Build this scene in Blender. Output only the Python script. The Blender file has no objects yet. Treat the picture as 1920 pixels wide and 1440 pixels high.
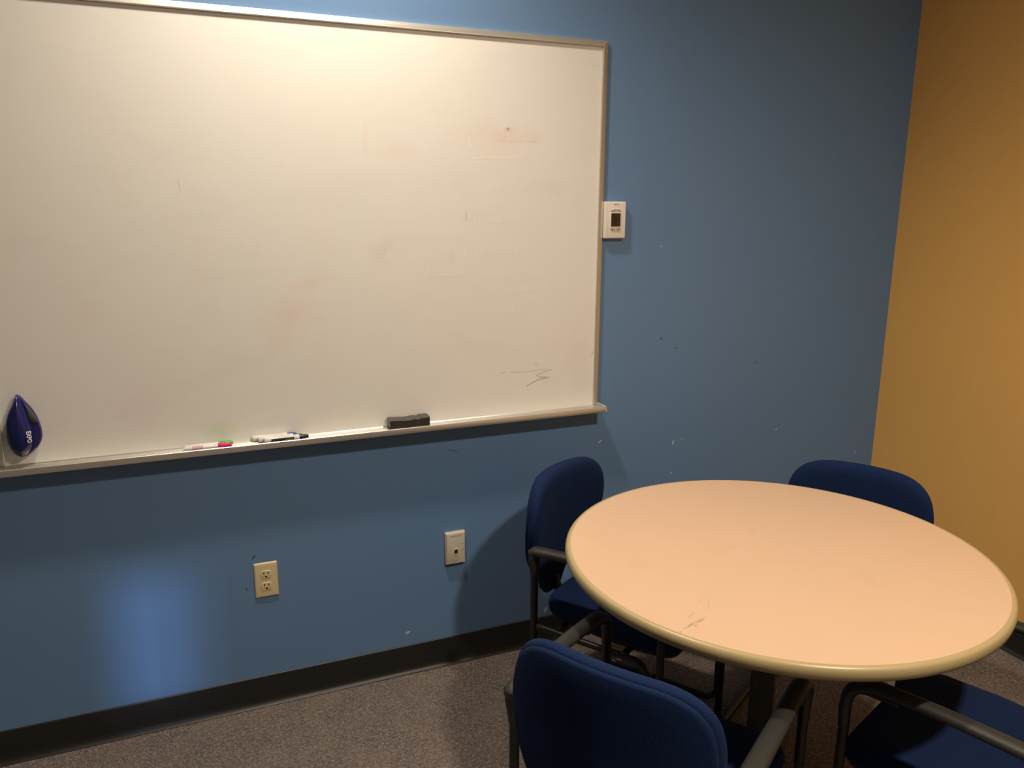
import bpy, bmesh, math, random
from mathutils import Vector, Matrix
random.seed(4)
PI = math.pi
sc = bpy.context.scene
COL = sc.collection

# ------------------------------------------------------------------ camera
yaw, pitch, roll, fpx = 0.39991, -0.22570, 0.005701, 1494.28
cam_d = bpy.data.cameras.new('camera')
cam = bpy.data.objects.new('camera', cam_d)
COL.objects.link(cam)
fwd = Vector((math.sin(yaw) * math.cos(pitch), math.cos(yaw) * math.cos(pitch), math.sin(pitch)))
rt = Vector((math.cos(yaw), -math.sin(yaw), 0))
up = rt.cross(fwd)
rt2 = rt * math.cos(roll) + up * math.sin(roll)
up2 = -rt * math.sin(roll) + up * math.cos(roll)
M = Matrix((rt2, up2, -fwd)).transposed().to_4x4()
M.translation = Vector((0, -2.38735, 1.57688))
cam.matrix_world = M
cam_d.sensor_fit = 'HORIZONTAL'
cam_d.sensor_width = 36.0
cam_d.lens = 36.0 * fpx / 1920.0
cam_d.clip_start = 0.05
sc.camera = cam

# ------------------------------------------------------------------ world, light, exposure
CEIL = 2.95
sc.view_settings.view_transform = 'Standard'
sc.view_settings.look = 'None'
sc.view_settings.exposure = 0.0
sc.view_settings.gamma = 1.0
sc.view_settings.use_curve_mapping = False
world = bpy.data.worlds.new('world')
sc.world = world
world.use_nodes = True
world.node_tree.nodes['Background'].inputs['Color'].default_value = (0.45, 0.6, 0.85, 1)
world.node_tree.nodes['Background'].inputs['Strength'].default_value = 0.5

DOWNLIGHTS = [  # x, y, watts, source radius, cone (deg)
    (0.40, -0.53, 172.0, 0.09, 142),
    (1.30, -2.32, 285.0, 0.095, 178),
]
WARM = (1.0, 0.86, 0.67)
sun_d = bpy.data.lights.new('daylight', 'SUN')
sun_d.energy = 1.25
sun_d.color = (0.42, 0.68, 1.0)
sun_d.angle = math.radians(2.8)
sun = bpy.data.objects.new('daylight', sun_d)
COL.objects.link(sun)
sun.location = (-0.1, -6, 4)
SUN_EL = math.radians(20)
sun.rotation_euler = (PI / 2 - SUN_EL, 0, 0)

# ------------------------------------------------------------------ materials
def lin(c):
    c = c / 255.0
    return c / 12.92 if c <= 0.04045 else ((c + 0.055) / 1.055) ** 2.4
def rgb(r, g, b):
    return (lin(r), lin(g), lin(b), 1)

class Mat:
    """small helper around a principled material"""
    def __init__(s, name, col, rough=0.5, metal=0.0, spec=0.5):
        s.m = bpy.data.materials.new(name)
        s.m.use_nodes = True
        s.nt = s.m.node_tree
        s.b = s.nt.nodes['Principled BSDF']
        s.b.inputs['Base Color'].default_value = col
        s.b.inputs['Roughness'].default_value = rough
        s.b.inputs['Metallic'].default_value = metal
        s.b.inputs['Specular IOR Level'].default_value = spec
        s.tc = None
        s.last = None
    def n(s, t, **kw):
        nd = s.nt.nodes.new(t)
        for k, v in kw.items():
            setattr(nd, k, v)
        return nd
    def l(s, a, b):
        s.nt.links.new(a, b)
    def coords(s, kind='Object', scale=(1, 1, 1)):
        if s.tc is None:
            s.tc = s.n('ShaderNodeTexCoord')
        mp = s.n('ShaderNodeMapping')
        mp.inputs['Scale'].default_value = scale
        s.l(s.tc.outputs[kind], mp.inputs['Vector'])
        return mp.outputs['Vector']
    def noise(s, scale, detail=3, rough=0.55, vscale=(1, 1, 1)):
        nz = s.n('ShaderNodeTexNoise')
        nz.inputs['Scale'].default_value = scale
        nz.inputs['Detail'].default_value = detail
        nz.inputs['Roughness'].default_value = rough
        s.l(s.coords(scale=vscale), nz.inputs['Vector'])
        return nz.outputs['Fac']
    def base(s):
        """current base colour socket or value"""
        return s.last
    def mix_to(s, fac, col):
        """mix the base colour toward col by fac socket"""
        mx = s.n('ShaderNodeMix', data_type='RGBA')
        if s.last is None:
            mx.inputs[6].default_value = s.b.inputs['Base Color'].default_value
        else:
            s.l(s.last, mx.inputs[6])
        mx.inputs[7].default_value = col
        s.l(fac, mx.inputs[0])
        s.last = mx.outputs[2]
        s.l(s.last, s.b.inputs['Base Color'])
    def ramp(s, fac, a, b, lo=0.0, hi=1.0):
        mr = s.n('ShaderNodeMapRange')
        mr.inputs['From Min'].default_value = a
        mr.inputs['From Max'].default_value = b
        mr.inputs['To Min'].default_value = lo
        mr.inputs['To Max'].default_value = hi
        s.l(fac, mr.inputs['Value'])
        return mr.outputs['Result']
    def bump(s, h, strength=0.2, dist=0.002):
        bp = s.n('ShaderNodeBump')
        bp.inputs['Strength'].default_value = strength
        bp.inputs['Distance'].default_value = dist
        s.l(h, bp.inputs['Height'])
        s.l(bp.outputs['Normal'], s.b.inputs['Normal'])
    def blob(s, c, r, ang, col, strength, soft=True, wob=0.0, axes='XZ'):
        """one stain of its own shape at object coords c (2-D), radii r"""
        mp = s.n('ShaderNodeMapping', vector_type='TEXTURE')
        if axes == 'XZ':
            mp.inputs['Location'].default_value = (c[0], 0, c[1])
            mp.inputs['Rotation'].default_value = (0, -ang, 0)
            mp.inputs['Scale'].default_value = (r[0], 1e3, r[1])
        else:
            mp.inputs['Location'].default_value = (c[0], c[1], 0)
            mp.inputs['Rotation'].default_value = (0, 0, ang)
            mp.inputs['Scale'].default_value = (r[0], r[1], 1e3)
        if s.tc is None:
            s.tc = s.n('ShaderNodeTexCoord')
        s.l(s.tc.outputs['Object'], mp.inputs['Vector'])
        ln = s.n('ShaderNodeVectorMath', operation='LENGTH')
        s.l(mp.outputs['Vector'], ln.inputs[0])
        out = ln.outputs['Value']
        if wob:
            if not hasattr(s, 'wn'):
                s.wn = s.noise(s.wobscale if hasattr(s, 'wobscale') else 60, 4)
            ad = s.n('ShaderNodeMath', operation='MULTIPLY_ADD')
            s.l(s.wn, ad.inputs[0])
            ad.inputs[1].default_value = wob
            s.l(out, ad.inputs[2])
            out = ad.outputs[0]
            off = wob * 0.5
        else:
            off = 0
        f = s.ramp(out, (0.0 if soft else 0.8) + off, 1.0 + off, strength, 0.0)
        s.mix_to(f, col)

def simple(name, col, rough=0.5, metal=0.0, var=0.06, vs=40, bump=0.0, bs=300, spec=0.5):
    m = Mat(name, col, rough, metal, spec)
    dark = tuple(c * (1 - var) for c in col[:3]) + (1,)
    lite = tuple(min(1, c * (1 + var)) for c in col[:3]) + (1,)
    m.b.inputs['Base Color'].default_value = dark
    m.mix_to(m.noise(vs, 3), lite)
    if bump:
        m.bump(m.noise(bs, 2), bump, 0.001)
    return m.m

WALL_BLUE = (0.128, 0.240, 0.455, 1)
mw = Mat('blue_wall_paint', WALL_BLUE, 0.55, spec=0.3)
mw.mix_to(mw.ramp(mw.noise(2.2, 3), 0.35, 0.7), (0.134, 0.243, 0.445, 1))
mw.wobscale = 260
chipc = (0.5, 0.52, 0.5, 1)
for (x, z), (rx, rz), a, k, s_ in [
    ((1.351, 0.742), (.012, .003), .5, chipc, .9), ((1.662, 0.703), (.004, .010), -.3, chipc, .9),
    ((1.70, 0.712), (.006, .003), 0, chipc, .5), ((1.66, 0.584), (.004, .005), 0, chipc, .9),
    ((0.631, 0.149), (.011, .005), .3, chipc, 1.0), ((2.144, 0.702), (.007, .004), .2, chipc, .7),
    ((1.57, 1.426), (.004, .004), 0, chipc, .6), ((1.147, 0.127), (.006, .011), -.4, chipc, 1.0),
    ((1.10, 0.125), (.004, .004), 0, chipc, .7), ((2.575, 0.556), (.006, .004), 0, chipc, .5),
    ((1.588, 1.10), (.006, .006), .4, (.02, .03, .06, 1), .5), ((1.652, 1.062), (.005, .005), 0, (.02, .03, .06, 1), .5),
    ((0.153, 0.509), (.010, .003), .9, (.02, .04, .08, 1), .8), ((0.126, 0.408), (.003, .006), 0, (.02, .04, .08, 1), .7),
    ((0.801, 0.774), (.022, .003), -.25, (.02, .04, .08, 1), .45), ((2.02, 0.98), (.012, .006), .3, (.05, .07, .12, 1), .3)]:
    mw.blob((x, z), (rx, rz), a, k, s_, soft=False, wob=1.2)
mw.bump(mw.noise(420, 2), 0.12, 0.0006)
M_BLUE = mw.m

my = Mat('ochre_wall_paint', (0.86, 0.49, 0.15, 1), 0.6, spec=0.25)
my.mix_to(my.ramp(my.noise(2.0, 3), 0.35, 0.7), (0.83, 0.47, 0.142, 1))
my.bump(my.noise(420, 2), 0.12, 0.0006)
M_OCHRE = my.m
M_LEFT = simple('pale_wall_paint', (0.25, 0.25, 0.24, 1), 0.6, var=.03, vs=3, bump=.1, bs=400)
M_CEIL = simple('ceiling_tile', (0.55, 0.54, 0.5, 1), 0.9, var=.1, vs=90, bump=.4, bs=120)

mc = Mat('carpet_loop', (0.30, 0.255, 0.245, 1), 0.95, spec=0.1)
v = mc.n('ShaderNodeTexVoronoi', feature='F1')
v.inputs['Scale'].default_value = 230
wn = mc.n('ShaderNodeTexNoise'); wn.inputs['Scale'].default_value = 60
mc.l(mc.coords(scale=(1, 1.6, 1)), v.inputs['Vector'])
mc.mix_to(mc.ramp(v.outputs['Distance'], 0.15, 0.75), (0.11, 0.09, 0.085, 1))
sepc = mc.n('ShaderNodeSeparateColor')
mc.l(v.outputs['Color'], sepc.inputs[0])
mc.mix_to(mc.ramp(sepc.outputs[0], 0.62, 0.95, 0, .55), (0.55, 0.48, 0.42, 1))
mc.mix_to(mc.ramp(sepc.outputs[1], 0.6, 0.95, 0, .65), (0.10, 0.075, 0.065, 1))
mc.mix_to(mc.ramp(mc.noise(9, 4), 0.4, 0.75, 0, .35), (0.33, 0.25, 0.215, 1))
inv = mc.ramp(v.outputs['Distance'], 0, 0.8, 1, 0)
mc.bump(inv, 0.8, 0.004)
M_CARPET = mc.m

M_RUBBER = simple('black_rubber_base', (0.012, 0.012, 0.013, 1), 0.42, var=.15, vs=20, bump=.05, bs=80)
ma = Mat('brushed_aluminium', (0.76, 0.74, 0.70, 1), 0.32, 0.78)
nz = ma.noise(60, 3, .6, vscale=(.02, 6, 6))
ma.mix_to(ma.ramp(nz, .35, .7, 0, .5), (0.62, 0.60, 0.56, 1))
ma.l(ma.ramp(nz, .2, .8, 0.25, .40), ma.b.inputs['Roughness'])
ma.bump(nz, .05, .0004)
M_ALU = ma.m
M_PLASTIC_GREY = simple('grey_end_plastic', (0.42, 0.41, 0.39, 1), .45, var=.05)

# whiteboard surface, with the smears of old marker ink
mb = Mat('whiteboard_enamel', (0.80, 0.80, 0.79, 1), 0.32, spec=0.35)
mb.mix_to(mb.ramp(mb.noise(3.2, 5, .6), .45, .75, 0, .30), (0.78, 0.71, 0.68, 1))
mb.mix_to(mb.ramp(mb.noise(4.1, 5, .6, vscale=(.7, 1, 1.9)), .52, .78, 0, .30), (0.68, 0.70, 0.66, 1))
mb.wobscale = 22
for (x, z), (rx, rz), a, k, s_ in [
    ((0.305, 1.25), (.10, .075), .3, (.80, .60, .58, 1), .40), ((0.262, 1.17), (.06, .05), 0, (.80, .62, .60, 1), .25),
    ((0.35, 1.34), (.09, .03), .2, (.80, .60, .58, 1), .30), ((0.95, 1.77), (.17, .055), 0, (.80, .62, .58, 1), .30),
    ((0.99, 1.79), (.03, .012), 0, (.80, .52, .50, 1), .35), ((0.629, 1.723), (.08, .03), .1, (.80, .62, .60, 1), .26),
    ((0.54, 1.75), (.012, .07), 0, (.80, .60, .60, 1), .24), ((0.588, 1.44), (.05, .03), .7, (.55, .54, .48, 1), .22),
    ((0.57, 1.41), (.03, .06), .6, (.60, .59, .55, 1), .16), ((0.80, 1.40), (.02, .03), 0, (.55, .57, .55, 1), .20),
    ((1.13, 1.62), (.09, .03), 0, (.66, .62, .62, 1), .26), ((0.90, 1.53), (.14, .03), 0, (.70, .74, .68, 1), .26),
    ((0.86, 1.66), (.12, .04), 0, (.68, .72, .72, 1), .18), ((0.08, .925), (.07, .03), 0, (.55, .70, .45, 1), .40),
    ((-.40, .99), (.12, .10), 0, (.70, .64, .66, 1), .30), ((-.12, 1.0), (.10, .09), .5, (.80, .62, .66, 1), .30),
    ((-.23, 1.27), (.06, .05), .4, (.80, .66, .62, 1), .25), ((0.24, .93), (.10, .025), 0, (.60, .60, .68, 1), .35),
    ((.01, 1.68), (.12, .05), .2, (.72, .70, .68, 1), .2), ((1.25, 1.05), (.06, .14), 0, (.72, .68, .64, 1), .3)]:
    mb.blob((x, z), (rx, rz), a, k, s_, soft=True, wob=.9)
rn = mb.noise(5, 4)
mb.l(mb.ramp(rn, .3, .7, .28, .40), mb.b.inputs['Roughness'])
M_BOARD = mb.m
M_GHOST = simple('erased_ink_trace', (0.85, 0.845, 0.83, 1), .5, var=.02)
M_GHOST_RED = simple('erased_red_ink_trace', (0.84, 0.73, 0.70, 1), .5, var=.02)
M_SCRATCH = simple('faint_grey_scribble', (0.36, 0.35, 0.33, 1), .5, var=.05)
M_SCRATCH2 = simple('fainter_grey_scribble', (0.60, 0.58, 0.54, 1), .5, var=.05)

# table top laminate
mt = Mat('peach_laminate', (0.69, 0.475, 0.33, 1), 0.38, spec=0.35)
mt.mix_to(mt.ramp(mt.noise(6, 4, .6), .45, .8, 0, .28), (0.65, 0.435, 0.28, 1))
mt.mix_to(mt.ramp(mt.noise(30, 5, .7, vscale=(1, 5, 1)), .60, .85, 0, .35), (0.59, 0.41, 0.28, 1))
mt.wobscale = 300
stc = (.20, .11, .08, 1)
for (x, y), (rx, ry), a, s_, w in [
    ((-.440, -.238), (.010, .0030), .75, .55, 1.6), ((-.405, -.223), (.026, .0050), .38, .60, 1.8),
    ((-.375, -.215), (.020, .0060), .35, .55, 1.9), ((-.397, -.229), (.008, .003), 1.2, .5, 1.2),
    ((-.380, -.190), (.020, .0040), .55, .30, 2.0)]:
    mt.blob((x, y), (rx, ry), a, stc, s_, soft=True, wob=w, axes='XY')
for (x, y), (rx, ry), a, s_ in [((.027, .116), (.020, .012), 0, .25), ((-.30, -.12), (.02, .02), 0, .08), ((-.10, .05), (.05, .02), .4, .14),
                                 ((.10, -.2), (.06, .02), 1.0, .12), ((.05, .30), (.03, .01), .3, .14), ((-.35, .05), (.03, .05), .3, .10)]:
    mt.blob((x, y), (rx, ry), a, (.48, .28, .17, 1), s_, soft=True, wob=.8, axes='XY')
mt.l(mt.ramp(mt.noise(9, 4), .3, .7, .32, .45), mt.b.inputs['Roughness'])
M_LAM = mt.m
M_LAMSTAIN = simple('dried_drip_outline', (0.55, 0.36, 0.25, 1), .5, var=.15, vs=200)
me_ = Mat('cream_vinyl_edge', (0.46, 0.36, 0.19, 1), 0.33)
me_.mix_to(me_.ramp(me_.noise(35, 4), .6, .8, 0, .25), (0.40, 0.31, 0.17, 1))
M_EDGE = me_.m
M_UNDER = simple('table_underside_board', (0.20, 0.14, 0.09, 1), .7)
M_BLACKMETAL = simple('black_powder_coat', (0.012, 0.012, 0.012, 1), .42, var=.15, bump=.1, bs=500)
M_CHAIRFRAME = simple('black_chair_tube', (0.008, 0.008, 0.008, 1), .36, var=.15)
M_ARM = simple('charcoal_arm_urethane', (0.024, 0.024, 0.022, 1), .48, var=.12, vs=60, bump=.15, bs=500)
M_SHELL = simple('black_seat_shell', (0.010, 0.010, 0.011, 1), .5, var=.1, bump=.1, bs=300)

mf = Mat('navy_fabric', (0.007, 0.021, 0.080, 1), 0.9, spec=0.15)
w1 = mf.n('ShaderNodeTexVoronoi'); w1.inputs['Scale'].default_value = 420
mf.l(mf.coords(), w1.inputs['Vector'])
mf.mix_to(mf.ramp(w1.outputs['Distance'], .2, .8, 0, .6), (0.004, 0.011, 0.045, 1))
mf.mix_to(mf.ramp(mf.noise(6, 3), .4, .8, 0, .35), (0.009, 0.024, 0.085, 1))
mf.b.inputs['Sheen Weight'].default_value = 0.04
mf.b.inputs['Sheen Tint'].default_value = (0.3, 0.45, 0.9, 1)
mf.bump(w1.outputs['Distance'], .35, .001)
M_FABRIC = mf.m

M_IVORY = simple('ivory_plastic', (0.66, 0.56, 0.34, 1), .35, var=.03)
M_IVORY2 = simple('ivory_receptacle', (0.68, 0.59, 0.38, 1), .33, var=.03)
M_SLOT = simple('dark_slot', (0.01, 0.008, 0.006, 1), .7)
M_WHITE = simple('white_plastic', (0.76, 0.72, 0.68, 1), .38, var=.02)
M_BEIGE = simple('beige_plate_plastic', (0.58, 0.53, 0.44, 1), .42, var=.02)
M_BTN = simple('grey_rubber_button', (0.36, 0.33, 0.32, 1), .55, var=.04)
M_LCD = simple('dark_lcd', (0.020, 0.018, 0.012, 1), .25, var=.1)
M_LCDDIG = simple('lcd_digit', (0.004, 0.005, 0.003, 1), .3)
M_PRINT = simple('grey_print', (0.22, 0.19, 0.16, 1), .6)
M_PRINT2 = simple('pale_grey_print', (0.42, 0.375, 0.30, 1), .6)
M_FELT = simple('charcoal_felt', (0.030, 0.028, 0.025, 1), .95, var=.4, vs=120, bump=.8, bs=260)
M_FELT_TOP = simple('worn_eraser_back', (0.085, 0.08, 0.072, 1), .8, var=.4, vs=70, bump=.6, bs=150)
M_FELT_END = simple('pale_felt_end', (0.26, 0.26, 0.24, 1), .9, var=.3, vs=120)
M_EBLUE = simple('glossy_blue_plastic', (0.008, 0.013, 0.115, 1), .22, var=.08)
M_EPURP = simple('indigo_rubber', (0.022, 0.020, 0.14, 1), .40, var=.15)
M_EGREY = simple('grey_felt_insert', (0.085, 0.085, 0.075, 1), .8, var=.15)
M_LETTER = simple('white_lettering', (0.75, 0.75, 0.78, 1), .5)
M_LETTER_DIM = simple('dim_lettering', (0.10, 0.11, 0.22, 1), .5)
M_LETTER_WHITE_W = simple('white_trim_enamel', (0.75, 0.74, 0.72, 1), .4)
def ink(name, c, r=.35):
    return simple(name, c, r, var=.05)
M_PBODY = ink('white_marker_barrel', (0.74, 0.73, 0.71, 1))
INK = dict(pink=ink('pink_cap', (0.62, 0.02, 0.14, 1), .3), green=ink('bright_green_cap', (0.06, 0.45, 0.06, 1), .3),
           blue=ink('blue_cap', (0.02, 0.05, 0.45, 1)), teal=ink('dark_green_cap', (0.01, 0.16, 0.09, 1)),
           black=ink('black_cap', (0.015, 0.015, 0.017, 1)))
LBL = dict(pink=ink('pink_label', (0.62, 0.36, 0.50, 1)), green=M_PBODY, blue=ink('blue_label', (0.30, 0.36, 0.60, 1)),
           teal=ink('pale_green_label', (0.60, 0.62, 0.55, 1)), black=ink('black_label', (0.03, 0.015, 0.025, 1)))

# ------------------------------------------------------------------ geometry helpers
def tag(o, label=None, cat=None, group=None, kind=None):
    if label: o['label'] = label
    if cat: o['category'] = cat
    if group: o['group'] = group
    if kind: o['kind'] = kind
    return o

def empty(name, loc=(0, 0, 0), rz=0.0):
    o = bpy.data.objects.new(name, None)
    COL.objects.link(o)
    o.location = loc
    o.rotation_euler = (0, 0, rz)
    o.empty_display_size = 0.05
    return o

def build(name, bm, mat, parent=None, smooth=True, loc=None, angle=40, bevel=0.0, mats=None):
    me = bpy.data.meshes.new(name)
    bmesh.ops.recalc_face_normals(bm, faces=bm.faces)
    bm.to_mesh(me)
    bm.free()
    for m_ in ([mat] if mats is None else mats):
        me.materials.append(m_)
    o = bpy.data.objects.new(name, me)
    COL.objects.link(o)
    if parent is not None:
        o.parent = parent
    if loc: o.location = loc
    if smooth:
        for p in me.polygons: p.use_smooth = True
        try:
            me.set_sharp_from_angle(angle=math.radians(angle))
        except Exception:
            pass
    if bevel:
        b = o.modifiers.new('bevel', 'BEVEL')
        b.width = bevel; b.segments = 3; b.limit_method = 'ANGLE'; b.angle_limit = math.radians(35)
    return o

def box(bm, lo, hi, mat_index=0):
    vs = [bm.verts.new((x, y, z)) for x in (lo[0], hi[0]) for y in (lo[1], hi[1]) for z in (lo[2], hi[2])]
    for f in ((0, 1, 3, 2), (4, 6, 7, 5), (0, 4, 5, 1), (2, 3, 7, 6), (0, 2, 6, 4), (1, 5, 7, 3)):
        fc = bm.faces.new([vs[i] for i in f]); fc.material_index = mat_index

def boxo(name, lo, hi, mat, parent=None, bevel=0.0):
    bm = bmesh.new(); box(bm, lo, hi)
    return build(name, bm, mat, parent, smooth=bool(bevel), bevel=bevel)

def loft(bm, rings, cap=True, closed=False):
    """rings: list of lists of points"""
    vr = [[bm.verts.new(p) for p in r] for r in rings]
    n = len(vr[0])
    pairs = list(zip(vr[:-1], vr[1:])) + ([(vr[-1], vr[0])] if closed else [])
    for a, b in pairs:
        for i in range(n):
            bm.faces.new((a[i], a[(i + 1) % n], b[(i + 1) % n], b[i]))
    if cap and not closed:
        bm.faces.new(vr[0]); bm.faces.new(vr[-1])
    return vr

def catmull(pts, sub=6):
    out = []
    P = [Vector(p) for p in pts]
    for i in range(len(P) - 1):
        p0 = P[max(i - 1, 0)]; p1 = P[i]; p2 = P[i + 1]; p3 = P[min(i + 2, len(P) - 1)]
        for k in range(sub):
            t = k / sub
            out.append(.5 * ((2 * p1) + (p2 - p0) * t + (2 * p0 - 5 * p1 + 4 * p2 - p3) * t * t + (3 * p1 - p0 - 3 * p2 + p3) * t ** 3))
    out.append(P[-1])
    return out

def fillet(pts, r, seg=6, closed=False):
    """round the corners of a polyline; r may be a list"""
    P = [Vector(p) for p in pts]
    n = len(P); out = []
    for i in range(n):
        if not closed and i in (0, n - 1):
            out.append(P[i]); continue
        a, b, c = P[(i - 1) % n], P[i], P[(i + 1) % n]
        ri = r[i] if isinstance(r, (list, tuple)) else r
        u = (a - b); v_ = (c - b)
        ri = min(ri, u.length * .49, v_.length * .49)
        u.normalize(); v_.normalize()
        ang = u.angle(v_)
        d = min(ri / math.tan(ang / 2), (a - b).length * .49, (c - b).length * .49)
        s0 = b + u * d; s1 = b + v_ * d
        for k in range(seg + 1):
            t = k / seg
            out.append((1 - t) ** 2 * s0 + 2 * t * (1 - t) * b + t * t * s1)
    return out

def sweep(bm, path, rad, nseg=14, side=Vector((1, 0, 0)), closed=False, cap=True):
    """path of Vectors; rad: float or list of (a along side, b across)"""
    n = len(path); rings = []
    for i, p in enumerate(path):
        a = path[(i - 1) % n] if (closed or i > 0) else path[i]
        b = path[(i + 1) % n] if (closed or i < n - 1) else path[i]
        t = (b - a).normalized()
        s = (side - t * side.dot(t)).normalized()
        q = t.cross(s).normalized()
        ra, rb = (rad, rad) if not isinstance(rad, (list, tuple)) else rad[i]
        rings.append([p + s * (ra * math.cos(2 * PI * k / nseg)) + q * (rb * math.sin(2 * PI * k / nseg)) for k in range(nseg)])
    loft(bm, rings, cap=cap, closed=closed)

def lathe(bm, prof, n=48, c=(0, 0, 0), axis='Z'):
    """prof: list of (r, h)"""
    rings = []
    for r, h in prof:
        r = max(r, 1e-5)
        ring = []
        for k in range(n):
            a = 2 * PI * k / n
            if axis == 'Z':
                ring.append((c[0] + r * math.cos(a), c[1] + r * math.sin(a), c[2] + h))
            elif axis == 'X':
                ring.append((c[0] + h, c[1] + r * math.cos(a), c[2] + r * math.sin(a)))
            else:
                ring.append((c[0] + r * math.cos(a), c[1] + h, c[2] + r * math.sin(a)))
        rings.append(ring)
    loft(bm, rings, cap=True)

def text_mesh(body, size, extrude=0.0002, font_shear=0.0, bold=0.0):
    cu = bpy.data.curves.new('t', 'FONT')
    cu.body = body; cu.size = size; cu.extrude = extrude; cu.shear = font_shear; cu.offset = bold
    cu.align_x = 'CENTER'; cu.align_y = 'CENTER'; cu.resolution_u = 3
    o = bpy.data.objects.new('t', cu)
    COL.objects.link(o)
    dg = bpy.context.evaluated_depsgraph_get()
    me = bpy.data.meshes.new_from_object(o.evaluated_get(dg))
    bm = bmesh.new(); bm.from_mesh(me)
    bpy.data.objects.remove(o); bpy.data.curves.remove(cu); bpy.data.meshes.remove(me)
    return bm

def struct(o):
    o['kind'] = 'structure'
    return o

# ------------------------------------------------------------------ room shell
XL, XR, YB = -1.7, 2.674, -3.4
struct(boxo('floor', (XL - .1, YB - .1, -.08), (XR + .1, .1, 0), M_CARPET))
# ceiling with holes for the downlights: grid of four-sided panels round each can
def ceiling():
    bm = bmesh.new()
    xs = sorted([XL - .1, XR + .1] + [v for d in DOWNLIGHTS for v in (d[0] - .075, d[0] + .075)])
    ys = sorted([YB - .1, .1] + [v for d in DOWNLIGHTS for v in (d[1] - .075, d[1] + .075)])
    for i in range(len(xs) - 1):
        for j in range(len(ys) - 1):
            cx, cy = (xs[i] + xs[i + 1]) / 2, (ys[j] + ys[j + 1]) / 2
            if any(abs(cx - d[0]) < .07 and abs(cy - d[1]) < .07 for d in DOWNLIGHTS): continue
            box(bm, (xs[i], ys[j], CEIL), (xs[i + 1], ys[j + 1], CEIL + .02))
    return struct(build('ceiling', bm, M_CEIL, smooth=False))
ceiling()
struct(boxo('wall_front', (XL - .1, 0, 0), (XR, .1, CEIL), M_BLUE))
struct(boxo('wall_right', (XR, YB - .1, 0), (XR + .1, .1, CEIL), M_OCHRE))
struct(boxo('wall_left', (XL - .1, YB, 0), (XL, 0, CEIL), M_LEFT))
WX0, WX1 = -.26, .01
WZ1 = .54 + math.tan(SUN_EL) * 3.4; WZ0 = .06 + math.tan(SUN_EL) * 3.4
bm = bmesh.new()
box(bm, (XL, YB - .1, 0), (WX0, YB, CEIL)); box(bm, (WX1, YB - .1, 0), (XR, YB, CEIL))
box(bm, (WX0, YB - .1, 0), (WX1, YB, WZ0)); box(bm, (WX0, YB - .1, WZ1), (WX1, YB, CEIL))
struct(build('wall_back', bm, M_LEFT, smooth=False))
win = struct(empty('window_1', ((WX0 + WX1) / 2, YB - .05, WZ0)))
bm = bmesh.new(); hw = (WX1 - WX0) / 2; hh = WZ1 - WZ0
for lo, hi in (((-hw, -.02, 0), (-hw + .02, .02, hh)), ((hw - .02, -.02, 0), (hw, .02, hh)),
               ((-hw, -.02, 0), (hw, .02, .02)), ((-hw, -.02, hh - .02), (hw, .02, hh)), ((.055, -.015, 0), (.085, .015, hh))):
    box(bm, lo, hi)
build('window_frame', bm, M_LETTER_WHITE_W, win, smooth=False)

def cove_base(name, p0, p1, inward):
    """cove base: flat face with a rounded top and a toe that flares onto the carpet"""
    prof = [(0, 0), (.017, 0), (.017, .0022), (.0135, .0045), (.0085, .010), (.0055, .018), (.0042, .030), (.0038, .097), (.0030, .1005), (.0015, .1020), (0, .1025)]
    bm = bmesh.new()
    d = Vector(inward)
    rings = []
    for p in (p0, p1):
        rings.append([Vector(p) + d * a + Vector((0, 0, h)) for a, h in prof])
    loft(bm, rings)
    return struct(build(name, bm, M_RUBBER, angle=50))
cove_base('baseboard_front', (XL, 0, 0), (XR, 0, 0), (0, -1, 0))
cove_base('baseboard_right', (XR, -.004, 0), (XR, YB, 0), (-1, 0, 0))
cove_base('baseboard_left', (XL, -.004, 0), (XL, YB, 0), (1, 0, 0))

# ------------------------------------------------------------------ recessed downlights
def downlight(i, x, y, watts, size, spread):
    lab = ['recessed ceiling downlight close to the whiteboard wall', 'recessed ceiling downlight in front of the round table'][i]
    r = tag(empty('recessed_downlight', (x, y, CEIL)), lab, 'light', 'recessed downlights in the ceiling')
    bm = bmesh.new()
    prof = [(.064, .0), (.066, -.004), (.094, -.004), (.097, -.001), (.094, 0.0)]
    n = 48
    rings = [[(q * math.cos(2 * PI * k / n), q * math.sin(2 * PI * k / n), h) for k in range(n)] for q, h in prof]
    loft(bm, rings, closed=True)
    build('trim_ring', bm, M_LETTER_WHITE_W, r)
    bm = bmesh.new()
    prof = [(.066, 0.0), (.060, .03), (.052, .07), (.054, .07), (.069, .03), (.072, 0.0)]
    rings = [[(q * math.cos(2 * PI * k / n), q * math.sin(2 * PI * k / n), h) for k in range(n)] for q, h in prof]
    loft(bm, rings, closed=True)
    build('reflector', bm, M_ALU, r)
    m = Mat('lamp_lens_glow', (.9, .9, .9, 1), .4)
    m.b.inputs['Emission Color'].default_value = WARM + (1,)
    m.b.inputs['Emission Strength'].default_value = 6.0
    bm = bmesh.new(); lathe(bm, [(.0001, .055), (.045, .055), (.052, .062), (.052, .07), (.0001, .07)], 32)
    build('lens', bm, m.m, r)
    ld = bpy.data.lights.new('lamp', 'SPOT')
    ld.shadow_soft_size = size; ld.energy = watts; ld.color = WARM; ld.spot_size = math.radians(spread); ld.spot_blend = 1.0
    lo = bpy.data.objects.new('lamp', ld); COL.objects.link(lo); lo.parent = r
    lo.location = (0, 0, -.006)
for i, d in enumerate(DOWNLIGHTS): downlight(i, *d)

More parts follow.
